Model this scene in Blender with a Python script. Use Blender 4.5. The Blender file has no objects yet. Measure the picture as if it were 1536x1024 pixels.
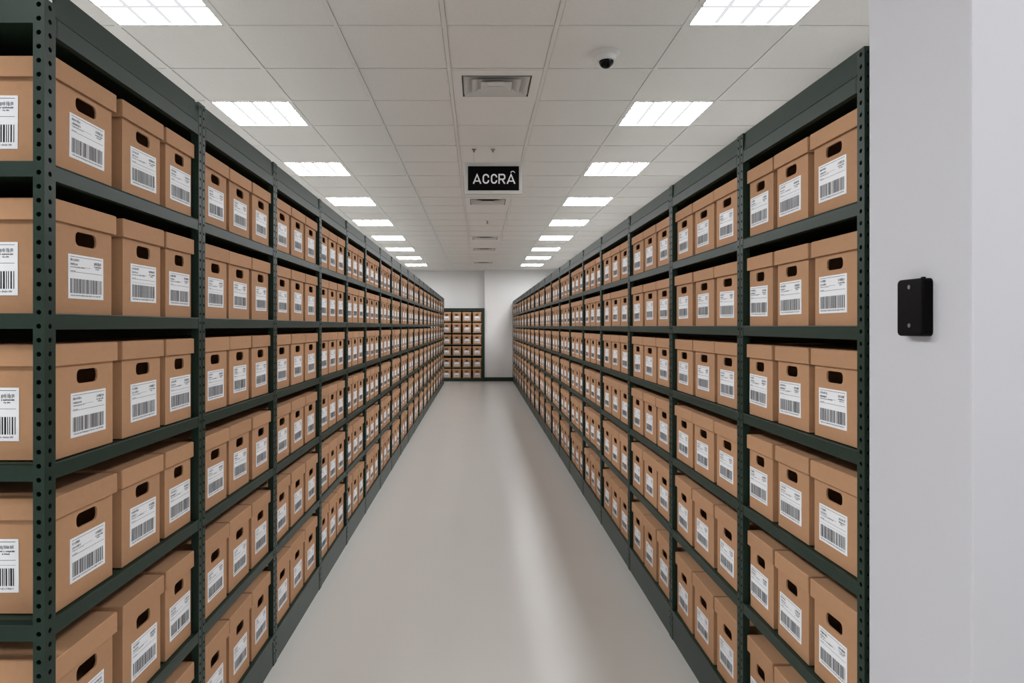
import bpy, bmesh, math, random
from mathutils import Matrix, Vector

random.seed(7)
SC = bpy.context.scene
COL = SC.collection
CAM_H = 1.62            # camera height
CEIL = 3.27             # underside of the ceiling grid
F_PX = 1000.0           # focal length in pixels of a 1536 px wide frame
VPX, VPY = 718.0, 489.0

# ------------------------------------------------------------------ materials
def srgb(r, g, b):
    def f(c):
        c /= 255.0
        return c / 12.92 if c <= 0.04045 else ((c + 0.055) / 1.055) ** 2.4
    return (f(r), f(g), f(b), 1.0)

def mat(name, color, rough=0.5, metal=0.0, spec=0.5):
    m = bpy.data.materials.new(name)
    m.use_nodes = True
    b = m.node_tree.nodes['Principled BSDF']
    b.inputs['Base Color'].default_value = color
    b.inputs['Roughness'].default_value = rough
    b.inputs['Metallic'].default_value = metal
    b.inputs['Specular IOR Level'].default_value = spec
    return m

def nodes(m):
    nt = m.node_tree
    return nt, nt.nodes, nt.links, nt.nodes['Principled BSDF']

def add_noise_color(m, c1, c2, scale, detail=4.0, bump=0.0, bump_scale=None, stretch=(1, 1, 1), vary=0.0):
    nt, N, L, b = nodes(m)
    tc = N.new('ShaderNodeTexCoord')
    mp = N.new('ShaderNodeMapping'); mp.inputs['Scale'].default_value = stretch
    L.new(tc.outputs['Object'], mp.inputs['Vector'])
    nz = N.new('ShaderNodeTexNoise'); nz.inputs['Scale'].default_value = scale; nz.inputs['Detail'].default_value = detail
    L.new(mp.outputs['Vector'], nz.inputs['Vector'])
    mx = N.new('ShaderNodeMix'); mx.data_type = 'RGBA'
    mx.inputs[6].default_value = c1; mx.inputs[7].default_value = c2
    L.new(nz.outputs['Fac'], mx.inputs[0])
    out = mx.outputs[2]
    if vary:
        oi = N.new('ShaderNodeObjectInfo')
        mr = N.new('ShaderNodeMapRange')
        mr.inputs['To Min'].default_value = 1 - vary; mr.inputs['To Max'].default_value = 1 + vary
        L.new(oi.outputs['Random'], mr.inputs['Value'])
        hsv = N.new('ShaderNodeHueSaturation')
        L.new(mr.outputs['Result'], hsv.inputs['Value'])
        L.new(out, hsv.inputs['Color'])
        out = hsv.outputs['Color']
    L.new(out, b.inputs['Base Color'])
    if bump:
        nb = N.new('ShaderNodeTexNoise'); nb.inputs['Scale'].default_value = bump_scale or scale; nb.inputs['Detail'].default_value = 3
        L.new(mp.outputs['Vector'], nb.inputs['Vector'])
        bp = N.new('ShaderNodeBump'); bp.inputs['Strength'].default_value = bump; bp.inputs['Distance'].default_value = 0.004
        L.new(nb.outputs['Fac'], bp.inputs['Height'])
        L.new(bp.outputs['Normal'], b.inputs['Normal'])

def scaled(c, k):
    return (c[0] * k, c[1] * k, c[2] * k, 1)

KRAFT = (0.440, 0.246, 0.134, 1)
GREEN = (0.015, 0.030, 0.0215, 1)
M = {}
M['kraft'] = mat('kraft_cardboard', KRAFT, 0.75, spec=0.25)
add_noise_color(M['kraft'], scaled(KRAFT, 0.93), scaled(KRAFT, 1.07), 60, 5, bump=0.05, bump_scale=220, vary=0.05)
M['green'] = mat('green_painted_steel', GREEN, 0.42, spec=0.20)
add_noise_color(M['green'], scaled(GREEN, 0.9), scaled(GREEN, 1.1), 9, 3, bump=0.03, bump_scale=60)
M['dark'] = mat('dark_slot_and_shade', (0.006, 0.006, 0.006, 1), 0.6)  # clip slots; also painted shade on vent blade backs, collar and duct
M['paper'] = mat('label_paper', (0.82, 0.84, 0.87, 1), 0.55, spec=0.3)
M['ink'] = mat('label_ink', (0.012, 0.012, 0.014, 1), 0.6, spec=0.2)
M['greyink'] = mat('label_grey_ink', (0.20, 0.205, 0.22, 1), 0.6, spec=0.2)
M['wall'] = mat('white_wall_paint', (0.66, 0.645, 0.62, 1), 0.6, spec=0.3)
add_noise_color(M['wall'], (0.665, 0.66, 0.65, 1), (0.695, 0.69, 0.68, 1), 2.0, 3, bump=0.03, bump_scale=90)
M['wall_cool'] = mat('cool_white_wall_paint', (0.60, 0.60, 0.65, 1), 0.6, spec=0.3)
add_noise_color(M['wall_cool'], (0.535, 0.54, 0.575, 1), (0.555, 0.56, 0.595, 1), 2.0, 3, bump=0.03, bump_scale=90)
M['tile'] = mat('ceiling_tile', (0.62, 0.60, 0.57, 1), 0.85, spec=0.1)
add_noise_color(M['tile'], (0.73, 0.70, 0.665, 1), (0.85, 0.82, 0.785, 1), 130, 3, bump=0.12, bump_scale=160)
M['tbar'] = mat('ceiling_tee_bar', (0.76, 0.735, 0.70, 1), 0.5, spec=0.3)
M['floor'] = mat('epoxy_floor', (0.40, 0.385, 0.35, 1), 0.24, spec=0.5)
add_noise_color(M['floor'], (0.63, 0.62, 0.585, 1), (0.66, 0.65, 0.615, 1), 1.6, 5)
nt, N, L, b = nodes(M['floor'])
b.inputs['Roughness'].default_value = 0.42
b.inputs['Coat Weight'].default_value = 0.9; b.inputs['Coat Roughness'].default_value = 0.27
M['whitemetal'] = mat('white_enamel', (0.66, 0.65, 0.63, 1), 0.4)
M['ventmetal'] = mat('vent_blade_metal', (0.60, 0.585, 0.56, 1), 0.4)
M['black'] = mat('black_plastic', (0.0012, 0.0012, 0.0014, 1), 0.45, spec=0.08)
M['blackgloss'] = mat('black_dome', (0.0012, 0.0012, 0.0014, 1), 0.12, spec=0.15)
M['signwhite'] = mat('sign_lettering', (0.80, 0.80, 0.80, 1), 0.5)
M['signblack'] = mat('sign_black_face', (0.0015, 0.0015, 0.002, 1), 0.5, spec=0.06)
M['signframe'] = mat('sign_frame_enamel', (0.47, 0.46, 0.44, 1), 0.5, spec=0.2)
M['steel'] = mat('dull_steel', (0.25, 0.24, 0.23, 1), 0.4, metal=0.8)
M['screw'] = mat('dark_screw_metal', (0.35, 0.35, 0.36, 1), 0.3, metal=0.9)

LIGHT_STRENGTH = 54.0
m = bpy.data.materials.new('lamp_diffuser'); m.use_nodes = True
nt = m.node_tree; nt.nodes.clear()
_o = nt.nodes.new('ShaderNodeOutputMaterial'); _e = nt.nodes.new('ShaderNodeEmission')
_e.inputs['Color'].default_value = (0.965, 0.975, 1.0, 1); _e.inputs['Strength'].default_value = LIGHT_STRENGTH
nt.links.new(_e.outputs[0], _o.inputs[0])
M['lamp'] = m
m = m.copy(); m.name = 'lamp_rib'
m.node_tree.nodes['Emission'].inputs['Strength'].default_value = 0.80; M['louver'] = m

# ------------------------------------------------------------------ mesh builder
class MB:
    def __init__(self):
        self.v, self.f, self.m = [], [], []
    def quad(self, a, b, c, d, mi=0):
        i = len(self.v); self.v += [a, b, c, d]; self.f.append((i, i+1, i+2, i+3)); self.m.append(mi)
    def poly(self, pts, mi=0):
        i = len(self.v); self.v += list(pts); self.f.append(tuple(range(i, i+len(pts)))); self.m.append(mi)
    def box(self, lo, hi, mi=0, skip=''):
        x0, y0, z0 = lo; x1, y1, z1 = hi
        i = len(self.v)
        self.v += [(x0,y0,z0),(x1,y0,z0),(x1,y1,z0),(x0,y1,z0),(x0,y0,z1),(x1,y0,z1),(x1,y1,z1),(x0,y1,z1)]
        F = {'b': (0,3,2,1), 't': (4,5,6,7), 's': (0,1,5,4), 'n': (2,3,7,6), 'w': (3,0,4,7), 'e': (1,2,6,5)}
        for k, q in F.items():
            if k in skip: continue
            self.f.append(tuple(i+a for a in q)); self.m.append(mi)
    def rings(self, rings, mi=0, cap0=True, cap1=True):
        n = len(rings[0]); base = len(self.v)
        for r in rings: self.v += list(r)
        for k in range(len(rings)-1):
            a, b2 = base+k*n, base+(k+1)*n
            for j in range(n):
                self.f.append((a+j, a+(j+1) % n, b2+(j+1) % n, b2+j)); self.m.append(mi)
        if cap0: self.f.append(tuple(base+j for j in reversed(range(n)))); self.m.append(mi)
        if cap1: self.f.append(tuple(base+(len(rings)-1)*n+j for j in range(n))); self.m.append(mi)
    def lathe(self, profile, c, axis='z', n=24, mi=0):
        rs = []
        for r, h in profile:
            ring = []
            for j in range(n):
                a = 2*math.pi*j/n
                p = (r*math.cos(a), r*math.sin(a), h)
                if axis == 'x': p = (h, r*math.cos(a), r*math.sin(a))
                if axis == 'y': p = (r*math.cos(a), h, r*math.sin(a))
                ring.append((c[0]+p[0], c[1]+p[1], c[2]+p[2]))
            rs.append(ring)
        self.rings(rs, mi)
    def mesh(self, name, mats, bevel=0.0, fn=None, merge=True, smooth=False):
        bm = bmesh.new()
        vs = [bm.verts.new(fn(p) if fn else p) for p in self.v]
        for q, mi in zip(self.f, self.m):
            try:
                f = bm.faces.new([vs[i] for i in q]); f.material_index = mi
            except ValueError:
                pass
        if merge: bmesh.ops.remove_doubles(bm, verts=bm.verts, dist=1e-6)
        bmesh.ops.recalc_face_normals(bm, faces=bm.faces)
        if bevel:
            es = [e for e in bm.edges if len(e.link_faces) == 2 and e.calc_face_angle(0) > 0.6]
            bmesh.ops.bevel(bm, geom=es, offset=bevel, segments=2, affect='EDGES', profile=0.5, clamp_overlap=True)
        me = bpy.data.meshes.new(name)
        bm.to_mesh(me); bm.free()
        for mm in mats: me.materials.append(mm)
        if smooth:
            for p in me.polygons: p.use_smooth = True
        return me

def link(name, me, parent=None, loc=(0, 0, 0), rot=(0, 0, 0)):
    o = bpy.data.objects.new(name, me); COL.objects.link(o)
    o.location = loc; o.rotation_euler = rot
    if parent is not None: o.parent = parent
    return o

def tag(o, label=None, cat=None, group=None, kind=None):
    if label: o['label'] = label
    if cat: o['category'] = cat
    if group: o['group'] = group
    if kind: o['kind'] = kind
    return o

def thing(name, loc, label, cat, group=None, rot=0.0):
    o = bpy.data.objects.new(name, None); COL.objects.link(o)
    o.empty_display_size = 0.05
    o.location = loc; o.rotation_euler = (0, 0, rot)
    return tag(o, label, cat, group)

def struct(name, mb, mats, **kw):
    o = link(name, mb.mesh(name, mats, **kw)); o['kind'] = 'structure'
    return o

def holed(mb, cy, cz, w, h, loop, x, depth, mi=0, dark=None, P=None):
    """flat w*h panel in the (y, z) plane at x with a hole 'loop' (list of (dy, dz), counter-clockwise from the lower right quarter);
    the hole's walls run back by depth"""
    P = P or (lambda a, b, c: (a, b, c))
    n = len(loop); q = n // 4
    cor = [(cy+w/2, cz-h/2), (cy+w/2, cz+h/2), (cy-w/2, cz+h/2), (cy-w/2, cz-h/2)]
    pts = [(cy+a, cz+b_) for a, b_ in loop]
    for k in range(4):
        arc = [pts[(k*q+j) % n] for j in range(q+1)]
        c0, c1 = cor[k], cor[(k+1) % 4]
        mb.poly([P(x, *c0), P(x, *c1)] + [P(x, *p) for p in reversed(arc)], mi)
    for j in range(n):
        a, b_ = pts[j], pts[(j+1) % n]
        mb.quad(P(x, *a), P(x, *b_), P(x-depth, *b_), P(x-depth, *a), mi)

def circle_loop(r, n=12):
    return [(r*math.cos(-math.pi/4+2*math.pi*j/n), r*math.sin(-math.pi/4+2*math.pi*j/n)) for j in range(n)]

def slot_loop(hw, hh, rad):
    """rounded rectangle, counter-clockwise, 5 points in every quarter, starting in the lower right corner's middle"""
    seq = []
    for cx, cz, a0 in ((hw-rad, -hh+rad, -90), (hw-rad, hh-rad, 0), (-hw+rad, hh-rad, 90), (-hw+rad, -hh+rad, 180)):
        for k in range(5):
            a = math.radians(a0+22.5*k)
            seq.append((cx+rad*math.cos(a), cz+rad*math.sin(a)))
    return seq[2:] + seq[:2]

# ------------------------------------------------------------------ room shell
XL, XR, YB, YF = -2.605, 2.36, -3.05, 19.62
YR = 19.88                                  # back of the recess in the far wall
XC = 0.176                                  # the far wall's corner
mb = MB(); mb.box((XL-0.2, YB-0.2, -0.12), (XR+0.2, YR+0.2, 0.0)); struct('floor', mb, [M['floor']])
cols = [-2.605, -1.99, -1.385, -0.785, -0.19, 0.43, 1.135, 1.75, 2.36]
T = 0.61
rows = [0.018 + T*n for n in range(-5, 33)]
rows[0] = YB
rows_f = rows + [YR]
LIGHT_N = [-1, 2, 5, 8, 11, 14, 17, 20, 23, 26, 29]
VENT_N = [7, 14, 20, 23, 28]
cells_light = {(1, n) for n in LIGHT_N} | {(6, n) for n in LIGHT_N if n != 2}
cells_vent = {(4, n) for n in VENT_N}
mb = MB()
mb.box((XL-0.2, YB-0.2, CEIL+0.09), (XR+0.2, YR+0.2, CEIL+0.13))
mt = MB()
for ci in range(len(cols)-1):
    for k in range(len(rows_f)-1):
        n = k-5
        x0, x1, y0, y1 = cols[ci]+0.0145, cols[ci+1]-0.0145, rows_f[k]+0.0145, rows_f[k+1]-0.0145
        if (ci, n) in cells_light or (ci, n) in cells_vent: continue
        if y1-y0 < 0.05: continue
        mb.box((x0, y0, CEIL+0.004), (x1, y1, CEIL+0.022))
struct('ceiling', mb, [M['tile']])
for x in cols[1:-1]:
    mt.box((x-0.012, YB, CEIL), (x+0.012, YR, CEIL+0.010))
for y in rows[1:]:
    for ci in range(len(cols)-1):
        mt.box((cols[ci]+0.0121, y-0.009, CEIL+0.001), (cols[ci+1]-0.0121, y+0.009, CEIL+0.010))
mt.box((XL, YB, CEIL+0.018), (XR, YR, CEIL+0.030), 0)     # plenum backing behind the joints
struct('trim_1', mt, [M['tbar']], merge=False)

HW = CEIL+0.09
mb = MB(); mb.box((XL-0.2, YB-0.2, 0), (XL, YR+0.2, HW)); struct('wall_left', mb, [M['wall']])
mb = MB(); mb.box((XR, YB-0.2, 0), (XR+0.2, YR+0.2, HW)); struct('wall_right', mb, [M['wall']])
mb = MB(); mb.box((XL, YB-0.2, 0), (XR, YB, HW)); struct('wall_back', mb, [M['wall']])
mb = MB(); mb.box((XL, YR, 0), (XR, YR+0.2, HW)); mb.box((XC, YF, 0), (XR, YR, HW)); struct('wall_far', mb, [M['wall']])
mb = MB(); mb.box((XC+0.002, YF-0.014, 0), (XR-0.01, YF, 0.118)); struct('baseboard_far', mb, [M['green']])
# the thick white wall at the near right: its long face runs along the aisle
WX, WY0, WY1 = 1.0, 1.352, 1.709
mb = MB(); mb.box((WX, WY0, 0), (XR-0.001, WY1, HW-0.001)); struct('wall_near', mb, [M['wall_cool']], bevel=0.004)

# ------------------------------------------------------------------ ceiling lights
def lamp(cx0, cx1, y0, y1, label, group):
    w, d = cx1-cx0-0.026, y1-y0-0.026
    r = thing('ceiling_light', ((cx0+cx1)/2, (y0+y1)/2, CEIL), label, 'ceiling light', group)
    f = MB(); t = 0.010
    X, Y = w/2, d/2
    f.box((-X, -Y, 0.001), (X, -Y+t, 0.014)); f.box((-X, Y-t, 0.001), (X, Y, 0.014))
    f.box((-X, -Y+t, 0.001), (-X+t, Y-t, 0.014)); f.box((X-t, -Y+t, 0.001), (X, Y-t, 0.014))
    link('frame', f.mesh('light_frame', [M['whitemetal']], merge=False), r)
    q = MB(); q.quad((-X+t, -Y+t, 0.0125), (-X+t, Y-t, 0.0125), (X-t, Y-t, 0.0125), (X-t, -Y+t, 0.0125))
    link('diffuser', q.mesh('light_diffuser', [M['lamp']]), r)
    s = MB()
    for k in (1, 2, 3):
        x = -X+t+(w-2*t)*k/4
        s.box((x-0.012, -Y+t, 0.010), (x+0.012, Y-t, 0.0122))
    for k in (1, 2):
        y = -Y+t+(d-2*t)*k/3
        s.box((-X+t, y-0.014, 0.0105), (X-t, y+0.014, 0.0122))
    link('louver', s.mesh('light_louver', [M['louver']], merge=False), r)
    return r

ORD = ['first', 'second', 'third', 'fourth', 'fifth', 'sixth', 'seventh', 'eighth', 'ninth', 'tenth', 'eleventh', 'twelfth',
       'thirteenth', 'fourteenth', 'fifteenth', 'sixteenth', 'seventeenth', 'eighteenth', 'nineteenth', 'twentieth', 'twenty-first']
for ci, side in ((1, 'left'), (6, 'right')):
    for n in LIGHT_N:
        k = (n-5)//3
        if k == 0: lab = f'square white ceiling light panel cut by the top edge above the {side} shelving'
        elif k < 0: lab = f'square white ceiling light panel overhead before the near end, {side} line, {ORD[-k-1]} back'
        elif k == 8: lab = f'last square white ceiling light panel by the far wall, {side} line'
        else: lab = f'{ORD[k]} square white ceiling light panel from the near end, {side} line'
        if side == 'right' and n == 2: continue        # the white wall stands there
        lamp(cols[ci], cols[ci+1], rows[n+5], rows[n+6], lab, f'ceiling light panels above the {side} shelving')

# ------------------------------------------------------------------ ceiling vents
def frustum_ring(mb, w0, d0, z0, w1, d1, z1, t, mi=0):
    """sloping square blade from outline w0*d0 at z0 to w1*d1 at z1"""
    def ol(w, d, z): return [(-w/2, -d/2, z), (w/2, -d/2, z), (w/2, d/2, z), (-w/2, d/2, z)]
    a, b_ = ol(w0, d0, z0), ol(w1, d1, z1)
    c, d_ = ol(w0-2*t, d0-2*t, z0), ol(w1-2*t, d1-2*t, z1)
    for j in range(4):
        k = (j+1) % 4
        mb.quad(a[j], a[k], b_[k], b_[j], 1); mb.quad(c[j], c[k], d_[k], d_[j], mi)  # outer and top faces take the second material, black as painted shade
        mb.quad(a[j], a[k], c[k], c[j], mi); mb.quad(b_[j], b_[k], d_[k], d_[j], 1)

VLAB = {7: 'square white ceiling air vent with nested louvers in front of the hanging sign',
        14: 'slim pale ceiling air vent just beyond the black hanging sign',
        20: 'third ceiling air vent from the near end, beyond the sprinkler',
        23: 'fourth ceiling air vent from the near end, above the far aisle',
        28: 'ceiling air vent closest to the far wall'}
for n in VENT_N:
    y0, y1 = rows[n+5], rows[n+6]
    x0, x1 = cols[4], cols[5]
    r = thing('ceiling_vent', ((x0+x1)/2, (y0+y1)/2, CEIL), VLAB[n], 'vent', 'ceiling air vents')
    W, D = x1-x0-0.028, y1-y0-0.028
    p = MB(); ow, od = 0.465, 0.40
    z0, z1 = 0.0, 0.008
    p.box((-W/2, -D/2, z0), (W/2, -od/2, z1)); p.box((-W/2, od/2, z0), (W/2, D/2, z1))
    p.box((-W/2, -od/2, z0), (-ow/2, od/2, z1)); p.box((ow/2, -od/2, z0), (W/2, od/2, z1))
    link('face_plate', p.mesh('vent_face_plate', [M['tile']], merge=False), r)
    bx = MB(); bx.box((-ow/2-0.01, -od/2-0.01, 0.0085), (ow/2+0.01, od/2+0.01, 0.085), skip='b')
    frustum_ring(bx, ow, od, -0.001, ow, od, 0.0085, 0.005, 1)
    link('duct_box', bx.mesh('vent_duct_box', [M['dark'], M['dark']], merge=False), r)  # duct and collar coloured black to deepen the shade between the blades
    for k in range(3):
        s = 0.965-k*0.25
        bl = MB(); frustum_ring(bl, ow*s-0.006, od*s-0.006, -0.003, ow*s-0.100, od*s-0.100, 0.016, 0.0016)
        link('louver_blade', bl.mesh('vent_louver_blade', [M['ventmetal'], M['dark']]), r)  # blade backs blackened so the gaps read as shaded

# ------------------------------------------------------------------ archive boxes
BW, BH, BD = 0.246, 0.270, 0.360          # nominal lid width, height, depth
def body_mesh(oy=0.0):
    mb = MB(); w, d0, d1, h = 0.112, -0.008, -0.350, 0.2695
    loop = slot_loop(0.041, 0.0175, 0.013)
    hz = 0.188; hw, hh = 0.10, 0.050
    holed(mb, oy, hz, hw, hh, loop, d0, 0.005)
    z0, z1 = hz-hh/2, hz+hh/2; y = hw/2
    mb.quad((d0, -w, 0), (d0, w, 0), (d0, w, z0), (d0, -w, z0))
    mb.quad((d0, -w, z1), (d0, w, z1), (d0, w, h), (d0, -w, h))
    mb.quad((d0, -w, z0), (d0, oy-y, z0), (d0, oy-y, z1), (d0, -w, z1))
    mb.quad((d0, oy+y, z0), (d0, w, z0), (d0, w, z1), (d0, oy+y, z1))
    mb.quad((d1, -w, 0), (d1, w, 0), (d1, w, h), (d1, -w, h))
    for s in (-w, w): mb.quad((d0, s, 0), (d1, s, 0), (d1, s, h), (d0, s, h))
    mb.quad((d0, -w, 0), (d0, w, 0), (d1, w, 0), (d1, -w, 0))
    return mb
def lid_mesh():
    mb = MB(); w, x1, x0 = BW/2, 0.0, -BD; c = 0.0022
    def ol(i, z):
        a, b_, y = x1-i, x0+i, w-i
        return [(a, -y+c, z), (a, y-c, z), (a-c, y, z), (b_+c, y, z), (b_, y-c, z), (b_, -y+c, z), (b_+c, -y, z), (a-c, -y, z)]
    mb.rings([ol(0.0045, 0.2225), ol(0.0045, 0.2195), ol(0, 0.2195), ol(0, BH-0.0022), ol(0.0022, BH)], cap0=False, cap1=True)
    return mb
LW, LH = 0.150, 0.109
def label_mesh(rng, simple=False):
    """paper face in the (y, z) plane facing +x, centred at the origin, printed lines slightly proud of the paper"""
    mb = MB(); a, b_ = LW/2, LH/2
    mb.box((-0.0006, -a, -b_), (0.0006, a, b_), 0)
    e = 0.0009
    def ink(y0, y1, z0, z1, mi=1): mb.quad((e, y0, z0), (e, y1, z0), (e, y1, z1), (e, y0, z1), mi)
    if simple:
        y = -a+0.010
        while y < a-0.012:
            w = rng.choice((0.003, 0.005, 0.007)); ink(y, y+w, -b_+0.013, -b_+0.046); y += w+rng.choice((0.003, 0.004, 0.006))
        ink(-a+0.008, -a+0.045, b_-0.018, b_-0.012, 2); ink(a-0.04, a-0.008, b_-0.022, b_-0.014, 2)
        return mb
    ink(-a+0.007, a-0.007, b_-0.0062, b_-0.0052, 1)
    def words(y0, y1, z, h, mi):
        y = y0
        while y < y1-0.002:
            w = rng.uniform(0.0009, 0.0022)
            lo = z if rng.random() < 0.8 else z-h*0.25
            ink(y, min(y+w, y1), lo, z+h*rng.uniform(0.7, 1.0), mi)
            y += w+rng.choice((0.0006, 0.0006, 0.0008, 0.0022))
    top = b_
    words(-a+0.008, -a+0.008+rng.uniform(0.030, 0.042), top-0.0165, 0.0065, 2)
    words(-a+0.008, -a+0.008+rng.uniform(0.026, 0.040), top-0.0265, 0.0055, 2)
    words(-a+0.008, -a+rng.uniform(0.055, 0.085), top-0.0325, 0.0028, 2)
    ink(-a+rng.uniform(0.05, 0.056), -a+0.092, top-0.0300, top-0.0293, 2)
    y0 = a-0.008-rng.uniform(0.034, 0.040)
    words(y0, a-0.008, top-0.0195, 0.0075, 2)
    words(y0, a-0.008, top-0.0265, 0.0034, 1)
    words(y0+0.006, a-0.008-rng.uniform(0.004, 0.012), top-0.0315, 0.0026, 1)
    ink(-a+0.007, a-0.007, top-0.0435, top-0.0427, 1)
    words(-a+0.008, -a+0.03, top-0.0415, 0.0018, 1)
    if rng.random() < 0.4: ink(-a+0.007, a-0.007, top-0.0535, top-0.0529, 2)
    y = -a+0.008
    while y < a-0.009:
        w = rng.choice((0.0016, 0.0020, 0.0026, 0.0034, 0.0044))
        ink(y, min(y+w, a-0.008), -b_+0.0135, -b_+0.0135+0.036)
        y += w+rng.choice((0.0018, 0.0022, 0.0028, 0.0036))
    words(-a+0.010, a-0.010, -b_+0.0065, 0.0036, 2)
    return mb
BODY = body_mesh().mesh('box_body', [M['kraft']])
BODY_L = body_mesh(0.006).mesh('box_body', [M['kraft']])
BODY_R = body_mesh(-0.008).mesh('box_body', [M['kraft']])
LID = lid_mesh().mesh('box_lid', [M['kraft']])
_rng = random.Random(11)
LABELS = [label_mesh(_rng).mesh('box_paper_label', [M['paper'], M['ink'], M['greyink']], merge=False) for _ in range(8)]

def box_thing(loc, rotz, w, h, label, group, rng, side_label=False, body=None, ly=0.0, depth=1.0):
    r = thing('archive_box', loc, label, 'box', group, rotz)
    o = link('body', body or BODY, r); o.scale = (depth, w/BW, h/BH)
    o = link('lid', LID, r); o.scale = (depth, w/BW, h/BH)
    z = (0.096+rng.uniform(-0.004, 0.003))*h/BH
    link('paper_label', rng.choice(LABELS), r, (-0.0073*depth, ly+rng.uniform(-0.004, 0.004), z), (rng.gauss(0, 0.010), 0, 0))
    if side_label:
        link('paper_label', rng.choice(LABELS), r, (-0.1665, -0.1128*w/BW, z+0.012), (rng.gauss(0, 0.005), 0, -math.pi/2)).scale = (1, 1, 1.15)
    return r

# ------------------------------------------------------------------ shelving rows
XS = {'left': 0.977, 'right': 1.0}
lev = {  # shelf tops and box tops, height above the camera, from the top shelf down
    'left':  dict(t=[0.371, 0.028, -0.316, -0.676, -1.068, -1.475], top=[0.629, 0.298, -0.044, -0.402, -0.780, -1.165], beam=(0.668, 0.714), panel=0.785),
    'right': dict(t=[0.329, 0.000, -0.330, -0.678, -1.049, -1.467], top=[0.581, 0.254, -0.069, -0.408, -0.769, -1.163], beam=(0.618, 0.664), panel=0.732)}
cent = {'left': [2.3545, 3.203, 4.122, 4.959, 5.781], 'right': [2.5515, 3.472, 4.444, 5.464, 6.41]}
END = {'left': 18.86, 'right': 19.54}
NB = {'left': 20, 'right': 19}
POSTW, GAPW = 0.0255, 0.005
for s in cent:
    n_far = NB[s]-len(cent[s])
    step = (END[s]-cent[s][-1])/n_far
    cent[s] += [cent[s][-1]+step*(k+1) for k in range(n_far)]
START = {'left': (1.500, 1.540), 'right': (1.728, 1.7615)}
BAY0 = {'left': [(1.553, 1.822), (1.850, 2.092), (2.110, 2.316)], 'right': [(1.772, 2.033), (2.048, 2.280), (2.296, 2.512)]}
BEAM_H = 0.036
SHELF_NAME = ['top', 'second', 'third', 'fourth', 'fifth', 'bottom']
POS = ['near', 'middle', 'far']
all_boxes = []

def hole_post(mb, s, P, y0, y1, height, front_holes, end_holes, depth=0.026):
    """square steel tube post; front face at d=0 facing the aisle, near face at y0"""
    pitch = 0.0315; n = int((height-0.02)/pitch); zb = height-n*pitch
    w = y1-y0
    c = circle_loop(0.0062 if w > 0.03 else 0.0052, 12)
    if front_holes:
        Q = lambda x, y, z: P(-x, y, z)
        for k in range(n): holed(mb, (y0+y1)/2, zb+pitch*(k+0.5), w, pitch, c, 0.0, 0.003, P=Q)
        mb.quad(P(0, y0, 0), P(0, y1, 0), P(0, y1, zb), P(0, y0, zb))
    else: mb.quad(P(0, y0, 0), P(0, y1, 0), P(0, y1, height), P(0, y0, height))
    if end_holes:
        Q = lambda x, y, z: P(y, y0-x, z)
        for k in range(n): holed(mb, depth/2, zb+pitch*(k+0.5), depth, pitch, circle_loop(0.0058, 12), 0.0, 0.003, P=Q)
        mb.quad(P(0, y0, 0), P(depth, y0, 0), P(depth, y0, zb), P(0, y0, zb))
    else: mb.quad(P(0, y0, 0), P(depth, y0, 0), P(depth, y0, height), P(0, y0, height))
    mb.quad(P(0, y1, 0), P(depth, y1, 0), P(depth, y1, height), P(0, y1, height))
    mb.quad(P(depth, y0, 0), P(depth, y1, 0), P(depth, y1, height), P(depth, y0, height))
    mb.quad(P(0, y0, height), P(0, y1, height), P(depth, y1, height), P(depth, y0, height))

def lip(mb, P, y0, y1, z, r=0.0026, d=0.0022):
    def ring(y): return [P(d+r*math.cos(a), y, z+r*math.sin(a)) for a in (2*math.pi*k/10 for k in range(10))]
    mb.rings([ring(y0), ring(y1)])

def pbox(mb, P, d0, d1, y0, y1, z0, z1, mi=0):
    a, b_ = P(d0, y0, z0), P(d1, y1, z1)
    mb.box((min(a[0], b_[0]), y0, z0), (max(a[0], b_[0]), y1, z1), mi)

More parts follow.
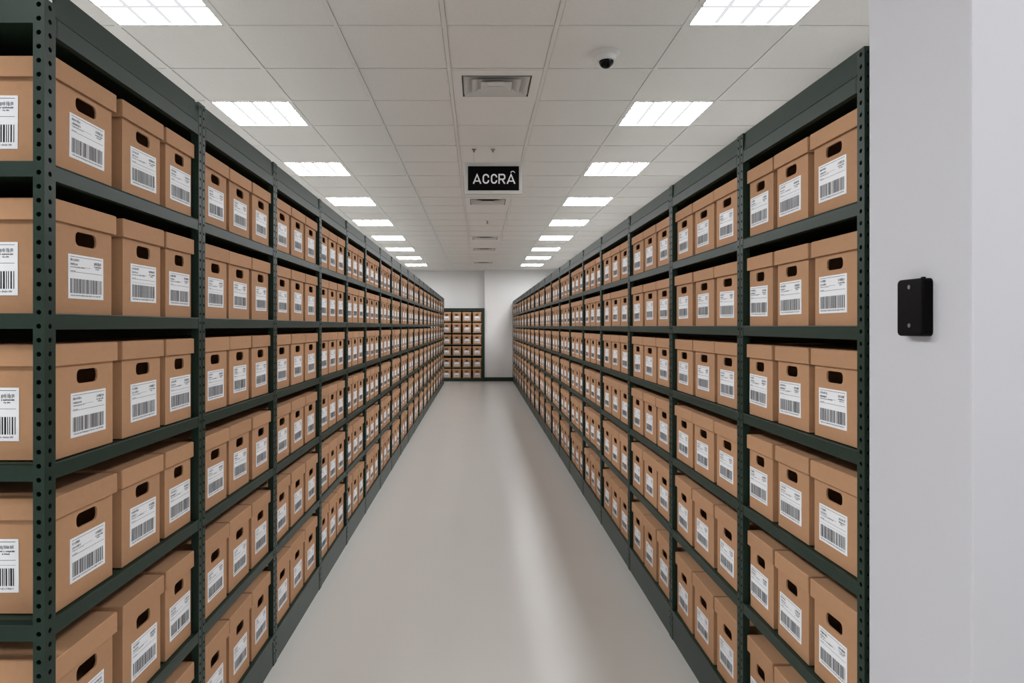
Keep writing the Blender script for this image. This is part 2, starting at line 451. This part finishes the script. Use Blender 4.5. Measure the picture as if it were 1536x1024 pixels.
DEPTH = 0.41
for side, sg in (('left', -1), ('right', 1)):
    L_ = lev[side]; X0 = XS[side]
    root = thing('steel_shelving', (sg*X0, START[side][0], 0),
                 'long dark green steel shelving filled with boxes along the left of the aisle' if side == 'left' else
                 'long dark green steel shelving filled with boxes on the right, starting beside the white wall', 'shelving', 'dark green steel shelving along the aisle')
    oy = START[side][0]
    P = lambda d, y, z, sg=sg: (sg*d, y, z)            # relative to the root's x
    fn = lambda p, oy=oy: (p[0], p[1]-oy, p[2])
    def part(name, mb, parent=root, bevel=0.0, mats=None, fn=fn):
        return link(name, mb.mesh(name, mats or [M['green']], fn=fn, bevel=bevel), parent)
    ptop = CAM_H+L_['panel']
    # posts
    posts = []          # (near edge, far edge) of every post line
    p0 = START[side]
    posts.append(p0)
    mb = MB(); hole_post(mb, sg, P, p0[0], p0[1], ptop-0.045 if side == 'left' else ptop-0.006, True, True); part('post', mb)
    for i, c in enumerate(cent[side]):
        last = i == len(cent[side])-1
        a, b_ = c-GAPW/2-POSTW, c+GAPW/2+POSTW
        near = i < 7
        mb = MB(); hole_post(mb, sg, P, a, c-GAPW/2, ptop-0.002, near, False); part('post', mb)
        if not last:
            mb = MB(); hole_post(mb, sg, P, c+GAPW/2, b_, ptop-0.002, near, False); part('post', mb)
        posts.append((a, b_ if not last else c-GAPW/2))
    for y in (p0[0], END[side]-0.03):
        mb = MB(); pbox(mb, P, DEPTH-0.03, DEPTH, y, y+0.03, 0, CAM_H+L_['beam'][1]-0.02); part('rear_post', mb)
    mb = MB(); pbox(mb, P, DEPTH+0.001, DEPTH+0.006, p0[0], END[side], 0.02, ptop-0.01); part('back_panel', mb)  # assumed panel, added so the bays stay dark inside
    rest_shelf, rest_beam = MB(), MB()
    for i in range(len(posts)-1):
        y0, y1 = posts[i][1], posts[i+1][0]
        for r, t in enumerate(L_['t']):
            z = CAM_H+t
            deck, beam = (MB(), MB()) if i < 16 else (rest_shelf, rest_beam)
            pbox(deck, P, 0.004, DEPTH-0.004, y0+0.0005, y1-0.0005, z-0.020, z-0.002)
            lip(beam, P, y0+0.0005, y1-0.0005, z-0.001)
            if r < 5:
                pbox(beam, P, 0.001, 0.0038, y0+0.0005, y1-0.0005, z-BEAM_H, z+0.001)
                pbox(beam, P, 0.0038, 0.016, y0+0.0005, y1-0.0005, z-BEAM_H, z-BEAM_H+0.003)
            else:
                pbox(beam, P, 0.001, 0.0038, y0+0.0005, y1-0.0005, z-0.030, z+0.001)
            if i < 16:
                d = part('shelf', deck); part('beam', beam, d)
        # kick plate under the bottom shelf
        z = CAM_H+L_['t'][5]
        mb = MB(); pbox(mb, P, 0.0025, 0.0055, y0+0.0005, y1-0.0005, 0.001, z-0.0305); part('kick_plate', mb)
        # beam and fascia panel at the top
        b0, b1 = CAM_H+L_['beam'][0], CAM_H+L_['beam'][1]
        mb = MB(); pbox(mb, P, 0.001, 0.005, y0+0.0005, y1-0.0005, b0, b1)
        pbox(mb, P, 0.005, 0.018, y0+0.0005, y1-0.0005, b0, b0+0.003)
        lip(mb, P, y0+0.0005, y1-0.0005, b1-0.001, 0.003, 0.002)
        o = part('top_beam', mb)
        if i < 3:
            mb = MB(); yy = y0+0.006
            pbox(mb, P, 0.0004, 0.0012, yy, yy+0.005, b0+0.004, b1-0.004)
            part('clip_slot', mb, o, mats=[M['dark']])
        mb = MB(); g = 0.012 if side == 'left' else 0.008
        ya, yb = (y0+0.0005, y1-g) if side == 'left' else (y0+g, y1-0.0005)
        mb.quad(P(0.004, ya, b1+0.0005), P(0.004, yb, b1+0.0005), P(0.008, yb, ptop), P(0.008, ya, ptop))
        mb.quad(P(0.008, ya, ptop), P(0.008, yb, ptop), P(0.03, yb, ptop-0.001), P(0.03, ya, ptop-0.001))
        mb.quad(P(0.006, ya, b1+0.0005), P(0.006, yb, b1+0.0005), P(0.010, yb, ptop-0.003), P(0.010, ya, ptop-0.003))
        part('top_panel', mb)
        mb = MB(); pbox(mb, P, 0.0275, DEPTH, max(y0-0.0295, p0[0]+0.006), y1+0.0295 if i < len(posts)-2 else y1, b1-0.018, b1-0.004); part('top_deck', mb)
    o = part('shelf', rest_shelf); o['kind'] = 'stuff'
    o2 = part('beam', rest_beam, o)
    # the near end: side beams and the end panel
    for r, t in enumerate(L_['t']):
        z = CAM_H+t
        mb = MB(); pbox(mb, P, 0.0265, DEPTH-0.031, p0[0]+0.001, p0[0]+0.004, z-0.034, z+0.001); part('end_beam', mb)
    mb = MB(); pbox(mb, P, 0.0265, DEPTH-0.031, p0[0]+0.001, p0[0]+0.004, CAM_H+0.683, ptop); part('end_panel', mb)
    mb = MB(); pbox(mb, P, 0.0, 0.0265, p0[0]+0.012, p0[0]+0.016, ptop-0.044, ptop) if side == 'left' else None
    if side == 'left': part('end_panel', mb)
    # the boxes
    for i in range(len(posts)-1):
        y0, y1 = posts[i][1], posts[i+1][0]
        if i == 0: spans = BAY0[side]
        else:
            a, b_ = y0+0.004, y1-0.004
            p = (b_-a+0.012)/3
            spans = [(a+k*p, a+k*p+p-0.012) for k in range(3)]
        for r in range(6):
            zb = CAM_H+L_['t'][r]
            h = L_['top'][r]-L_['t'][r]
            for k, (ya, yb) in enumerate(spans):
                # how large it shows, clipped to the frame
                x_a, x_b = VPX+sg*X0*F_PX/ya, VPX+sg*X0*F_PX/yb
                vis = 0
                for q in range(8):
                    D = ya+(yb-ya)*(q+0.5)/8
                    top, bot = VPY-L_['top'][r]*F_PX/D, VPY-L_['t'][r]*F_PX/D
                    vis += max(0, min(bot, 1024)-max(top, 0))*abs(x_a-x_b)/8
                all_boxes.append(dict(side=side, bay=i, row=r, k=k, ya=ya, yb=yb, z=zb, h=h, vis=vis))

# ------------------------------------------------------------------ shelving at the far wall
FX1, FX0, FY = XC-0.004, -1.14, 19.56
root = thing('steel_shelving', ((FX0+FX1)/2, FY, 0), 'dark green steel shelving standing against the far end wall, facing the aisle', 'shelving')
ox = (FX0+FX1)/2
fn = lambda p: (p[0]-ox, p[1]-FY, p[2])
def part(name, mb, parent=root): return link(name, mb.mesh(name, [M['green']], fn=fn, merge=False), parent)
FBOT = [1.758, 1.425, 1.084, 0.754, 0.411, 0.095]
FTOP = [2.033, 1.714, 1.370, 1.027, 0.684, 0.365]
mb = MB(); mb.box((FX1-0.078, FY, 0), (FX1, FY+0.28, 2.147)); part('side_panel', mb)
mb = MB(); mb.box((FX0, FY, 0), (FX0+0.05, FY+0.28, 2.147)); part('side_panel', mb)
mb = MB(); mb.box((FX0+0.05, FY, 2.060), (FX1-0.078, FY+0.28, 2.147)); part('top_panel', mb)
mb = MB(); mb.box((FX0+0.05, FY+0.27, 0.05), (FX1-0.078, FY+0.28, 2.06)); part('back_panel', mb)
mb = MB(); mb.box((FX0+0.05, FY+0.004, 0), (FX1-0.078, FY+0.02, 0.074)); part('kick_plate', mb)
for z in FBOT:
    mb = MB(); mb.box((FX0+0.051, FY+0.003, z-0.020), (FX1-0.079, FY+0.265, z-0.001)); part('shelf', mb)
FC = [-0.047, -0.347, -0.645, -0.940]
CNAME = ['first', 'second', 'third', 'fourth']
for c, xc in enumerate(FC):
    for r in range(6):
        w = 0.262*F_PX/FY; all_boxes.append(dict(side='far', bay=c, row=r, k=0, x=xc, z=FBOT[r], h=FTOP[r]-FBOT[r], vis=w*0.275*F_PX/FY))

# ------------------------------------------------------------------ place the boxes: the 300 largest as things, the rest as one mass
order = sorted(all_boxes, key=lambda b_: -b_['vis'])
single = order[:300]
hidden = [b_ for b_ in order[300:] if b_['vis'] <= 0]
rest = [b_ for b_ in order[300:] if b_['vis'] > 0]
for idx, b_ in enumerate(all_boxes):
    rng = random.Random(idx*13+5)
    z = b_['z']+0.0015
    rot = rng.gauss(0, 0.006); dx = rng.uniform(0, 0.004)
    if b_['side'] == 'far':
        b_['loc'] = (b_['x'], FY+0.012, z); b_['rot'] = -math.pi/2; b_['w'] = 0.262
    else:
        sg = -1 if b_['side'] == 'left' else 1
        if b_['bay'] == 0: rot *= 0.4
        b_['w'] = b_['yb']-b_['ya']
        b_['loc'] = (sg*(XS[b_['side']]+0.009+dx), (b_['ya']+b_['yb'])/2, z)
        b_['rot'] = (0 if sg < 0 else math.pi)+rot
    b_['rng'] = rng
for b_ in single:
    if b_['side'] == 'far':
        row = ['top', 'second', 'third', 'fourth', 'fifth', 'bottom'][b_['row']]
        lab = f"small archive box in far wall shelving, {row} row, {CNAME[b_['bay']]} column from its green side"
        grp = 'archive boxes in the far wall shelving'
    else:
        bay = ORD[b_['bay']]+' bay'
        row = SHELF_NAME[b_['row']]
        lab = f"brown lidded archive box, {POS[b_['k']]} one of three, {row} shelf, {bay} along, {b_['side']} shelving"
        grp = f"archive boxes on the {b_['side']} shelving"
    box_thing(b_['loc'], b_['rot'], b_['w'], b_['h'], lab, grp, b_['rng'], body={'left': BODY_L, 'right': BODY_R, 'far': BODY}[b_['side']], ly={'left': 0.008, 'right': -0.017, 'far': 0}[b_['side']],
              depth=0.66 if b_['side'] == 'far' else 1.0, side_label=(b_['side'] == 'left' and b_['bay'] == 0 and b_['k'] == 0))

simple = [label_mesh(random.Random(k), True).mesh('tmp_label', [M['paper'], M['ink'], M['greyink']], merge=False) for k in range(3)]
bm = bmesh.new()
def absorb(me, mx, off):
    n0 = len(bm.faces); nv = len(bm.verts)
    bm.from_mesh(me)
    bm.verts.ensure_lookup_table(); bm.faces.ensure_lookup_table()
    for v in bm.verts[nv:]: v.co = mx @ v.co
    for f in bm.faces[n0:]: f.material_index += off
for b_ in rest:
    mx = Matrix.Translation(b_['loc']) @ Matrix.Rotation(b_['rot'], 4, 'Z')
    sc = Matrix.Diagonal((1, b_['w']/BW, b_['h']/BH, 1))
    absorb(BODY, mx @ sc, 0); absorb(LID, mx @ sc, 0)
    absorb(b_['rng'].choice(simple), mx @ Matrix.Translation((-0.0073, 0, 0.096*b_['h']/BH)), 1)
me = bpy.data.meshes.new('archive_boxes_far'); bm.to_mesh(me); bm.free()
for k in ('kraft', 'paper', 'ink', 'greyink'): me.materials.append(M[k])
for q in simple: bpy.data.meshes.remove(q)
o = link('archive_boxes', me)
tag(o, 'brown archive boxes packed in the far bays of both shelving runs', 'boxes', None, 'stuff')

# ------------------------------------------------------------------ hanging sign
SY = 6.20
def sx(px): return (px-VPX)/F_PX*SY
def sz(py): return CAM_H+(VPY-py)/F_PX*SY
cx = (sx(697)+sx(783))/2
root = thing('hanging_sign', (cx, SY, sz(291)), 'black rectangular hanging sign reading ACCRA in white letters under the ceiling', 'sign')
fn = lambda p: (p[0]-cx, p[1]-SY, p[2]-sz(291))
mb = MB(); mb.box((sx(697), SY, sz(291)), (sx(783), SY+0.030, sz(244))); link('frame', mb.mesh('sign_frame', [M['signframe']], fn=fn, bevel=0.003), root)
mb = MB(); mb.box((sx(702), SY-0.004, sz(285.5)), (sx(778.5), SY-0.0002, sz(249.3))); link('face', mb.mesh('sign_face', [M['signblack']], fn=fn), root)
def zx(v): return sx(640+v/4.2656)
def zz(v): return sz(60+v/4.2656)
def stroke(mb, pts, w, y0=SY-0.007, y1=SY-0.0041):
    """a constant-width bent bar through pts, mitred at the bends"""
    n = len(pts); L1, R1 = [], []
    for i, p in enumerate(pts):
        a = pts[i-1] if i > 0 else None; c = pts[i+1] if i < n-1 else None
        ds = []
        if a: ds.append(Vector((p[0]-a[0], p[1]-a[1])).normalized())
        if c: ds.append(Vector((c[0]-p[0], c[1]-p[1])).normalized())
        nrm = sum((Vector((-d.y, d.x)) for d in ds), Vector((0, 0))).normalized()
        k = 1.0/max(0.5, nrm.dot(Vector((-ds[0].y, ds[0].x))))
        L1.append((p[0]+nrm.x*w/2*k, p[1]+nrm.y*w/2*k)); R1.append((p[0]-nrm.x*w/2*k, p[1]-nrm.y*w/2*k))
    for i in range(n-1):
        q = [L1[i], L1[i+1], R1[i+1], R1[i]]
        mb.rings([[(x, y0, z) for x, z in q], [(x, y1, z) for x, z in q]])
def letter(kind, x0, x1, zt=857, zb=920):
    w = 0.0125 * 1.0
    mb = MB(); pw = w/SY*F_PX*4.2656/2
    x0 += pw; x1 -= pw; zt += pw; zb -= pw; xm = (x0+x1)/2
    Pt = lambda a, b_: (zx(a), zz(b_))
    if kind == 'A':
        stroke(mb, [Pt(x0, zb+pw), Pt(xm, zt), Pt(x1, zb+pw)], w)
        stroke(mb, [Pt(x0+(xm-x0)*0.38, zb-13), Pt(x1-(x1-xm)*0.38, zb-13)], w*0.85)
    elif kind == 'C':
        r = (x1-x0)/2; h = 9
        pts = [Pt(x1, zt+r+2)]
        for a in range(0, 181, 30): pts.append(Pt(xm+r*math.cos(math.radians(a)), zt+r-r*math.sin(math.radians(a))))
        for a in range(180, 361, 30): pts.append(Pt(xm+r*math.cos(math.radians(a)), zb-r-r*math.sin(math.radians(a))))
        pts.append(Pt(x1, zb-r-2))
        stroke(mb, pts, w)
    elif kind == 'R':
        r = 15
        stroke(mb, [Pt(x0, zb+pw), Pt(x0, zt), Pt(x1-r*0.6, zt), Pt(x1-2, zt+5), Pt(x1, zt+r), Pt(x1-2, zt+2*r-5), Pt(x1-r*0.6, zt+2*r), Pt(x0, zt+2*r)], w)
        stroke(mb, [Pt(xm, zt+2*r), Pt(x1, zb+pw)], w)
    return mb
mb = MB()
for kd, a, b_ in (('A', 295, 350), ('C', 358, 400), ('C', 411, 451), ('R', 459, 504), ('A', 511, 568)):
    l = letter(kd, a, b_)
    i0 = len(mb.v); mb.v += l.v; mb.f += [tuple(i0+j for j in q) for q in l.f]; mb.m += l.m
# the small arched mark over the last A
arc = [(zx(536+2), zz(850)), (zx(542), zz(842)), (zx(550), zz(839.5)), (zx(558), zz(842)), (zx(564), zz(850))]
stroke(mb, arc, 0.006)
link('lettering', mb.mesh('sign_lettering', [M['signwhite']], fn=fn, merge=False), root)
for px in (711, 739.5):
    mb = MB(); x = sx(px)
    mb.lathe([(0.0035, 0), (0.0035, CEIL-sz(244))], (x, SY+0.015, sz(244)), n=10)
    rod = link('hanger_rod', mb.mesh('sign_hanger_rod', [M['whitemetal']], fn=fn), root)
    mb = MB(); mb.box((x-0.020, SY+0.007, CEIL-0.010), (x+0.020, SY+0.023, CEIL-0.0005)); mb.lathe([(0.009, -0.030), (0.009, -0.010)], (x, SY+0.015, CEIL), n=10)
    link('ceiling_clip', mb.mesh('sign_ceiling_clip', [M['steel']], fn=fn, merge=False), rod)

# ------------------------------------------------------------------ dome camera
CY = 4.03; CX = (909.5-VPX)/F_PX*CY
root = thing('dome_camera', (CX, CY, CEIL-0.09), 'white ceiling dome security camera with a black lens bubble', 'security camera')
mb = MB(); mb.lathe([(0.080, 0.0935), (0.080, 0.082), (0.072, 0.076), (0.058, 0.070), (0.055, 0.045), (0.046, 0.040)], (0, 0, 0), n=32)
link('base', mb.mesh('dome_base', [M['whitemetal']], smooth=False), root)
mb = MB(); mb.lathe([(0.044, 0.041)]+[(0.044*math.cos(math.radians(a)), 0.038-0.040*math.sin(math.radians(a))) for a in (0, 15, 30, 45, 60, 75, 88)], (0, 0, 0), n=32)
link('dome', mb.mesh('dome_bubble', [M['blackgloss']], smooth=True), root)

# ------------------------------------------------------------------ sprinkler
PY = 10.45; PX = (731-VPX)/F_PX*PY
root = thing('sprinkler_head', (PX, PY, CEIL-0.05), 'small dark sprinkler head on the ceiling beyond the hanging sign', 'sprinkler')
mb = MB(); mb.lathe([(0.032, 0.0535), (0.030, 0.046), (0.012, 0.044)], (0, 0, 0), n=20); link('escutcheon', mb.mesh('sprinkler_escutcheon', [M['whitemetal']]), root)
mb = MB(); mb.lathe([(0.010, 0.044), (0.010, 0.020), (0.006, 0.016), (0.006, 0.004)], (0, 0, 0), n=14); mb.lathe([(0.020, 0.004), (0.020, 0.0)], (0, 0, 0), n=16)
link('nozzle', mb.mesh('sprinkler_nozzle', [M['steel']], merge=False), root)

# ------------------------------------------------------------------ wall reader
RX = WX; RF = 0.976                        # wall face and the front face of the housing
Y0, Y1 = RF*1000/(1383.5-VPX), RF*1000/(1345-VPX)
Z1 = CAM_H+(VPY-420.5)/1000*Y1; Z0 = CAM_H-(503.5-VPY)/1000*Y1
yc, zc = (Y0+Y1)/2, (Z0+Z1)/2
root = thing('wall_reader', (RX, yc, Z0), 'black rounded wall reader box on the white wall beside the shelving', 'wall reader')
def rrect(hw, hh, rad, n=6):
    out = []
    for ax, az, a0 in ((hw-rad, -hh+rad, -90), (hw-rad, hh-rad, 0), (-hw+rad, hh-rad, 90), (-hw+rad, -hh+rad, 180)):
        for k in range(n+1):
            a = math.radians(a0+90*k/n); out.append((ax+rad*math.cos(a), az+rad*math.sin(a)))
    return out
hw, hh = (Y1-Y0)/2, (Z1-Z0)/2
mb = MB()
prof = [(-0.0005, 0.0), (RF-RX+0.004, 0.0), (RF-RX+0.0012, 0.0012), (RF-RX, 0.004)]
mb.rings([[(x, a, hh+b_) for a, b_ in rrect(hw-i, hh-i, 0.010-i*0.5)] for x, i in prof])
link('housing', mb.mesh('reader_housing', [M['black']]), root)
for py in (430.5, 488.0):
    y = RF*1000/(1364.0-VPX)-yc; z = CAM_H+(VPY-py)/1000*(RF*1000/(1364.0-VPX))-Z0
    mb = MB(); n = 20
    xs = RF-RX
    mb.rings([[(xs+dx_, y+r_*math.cos(2*math.pi*j/n), z+r_*math.sin(2*math.pi*j/n)) for j in range(n)] for r_, dx_ in ((0.0050, 0.0), (0.0050, -0.0012), (0.0038, -0.0012), (0.0034, -0.0004), (0.0012, -0.0004), (0.0010, -0.0010))], cap0=False)
    link('screw', mb.mesh('reader_screw', [M['screw']]), root)
mb = MB(); mb.box((-0.016, -hw+0.010, 2*hh-0.0005), (-0.009, -hw+0.018, 2*hh+0.003)); link('latch_tab', mb.mesh('reader_latch_tab', [M['black']], bevel=0.001), root)

# ------------------------------------------------------------------ world, camera, view
w = bpy.data.worlds.new('world'); SC.world = w; w.use_nodes = True
w.node_tree.nodes['Background'].inputs['Color'].default_value = (0.02, 0.02, 0.02, 1)
cam = bpy.data.cameras.new('camera'); co = bpy.data.objects.new('camera', cam); COL.objects.link(co)
co.location = (0, 0, CAM_H); co.rotation_euler = (math.pi/2, 0, 0)
cam.sensor_fit = 'HORIZONTAL'; cam.sensor_width = 36.0; cam.lens = F_PX/1536*36.0
cam.shift_x = (768-VPX)/1536; cam.shift_y = -(512-VPY)/1536
cam.clip_start = 0.05; cam.clip_end = 100
SC.camera = co
vs = SC.view_settings
vs.view_transform = 'Standard'; vs.look = 'None'; vs.gamma = 1.0; vs.exposure = 0.0; vs.use_curve_mapping = False
cy = SC.cycles
cy.use_denoising = True
cy.max_bounces = 10; cy.diffuse_bounces = 6; cy.glossy_bounces = 4
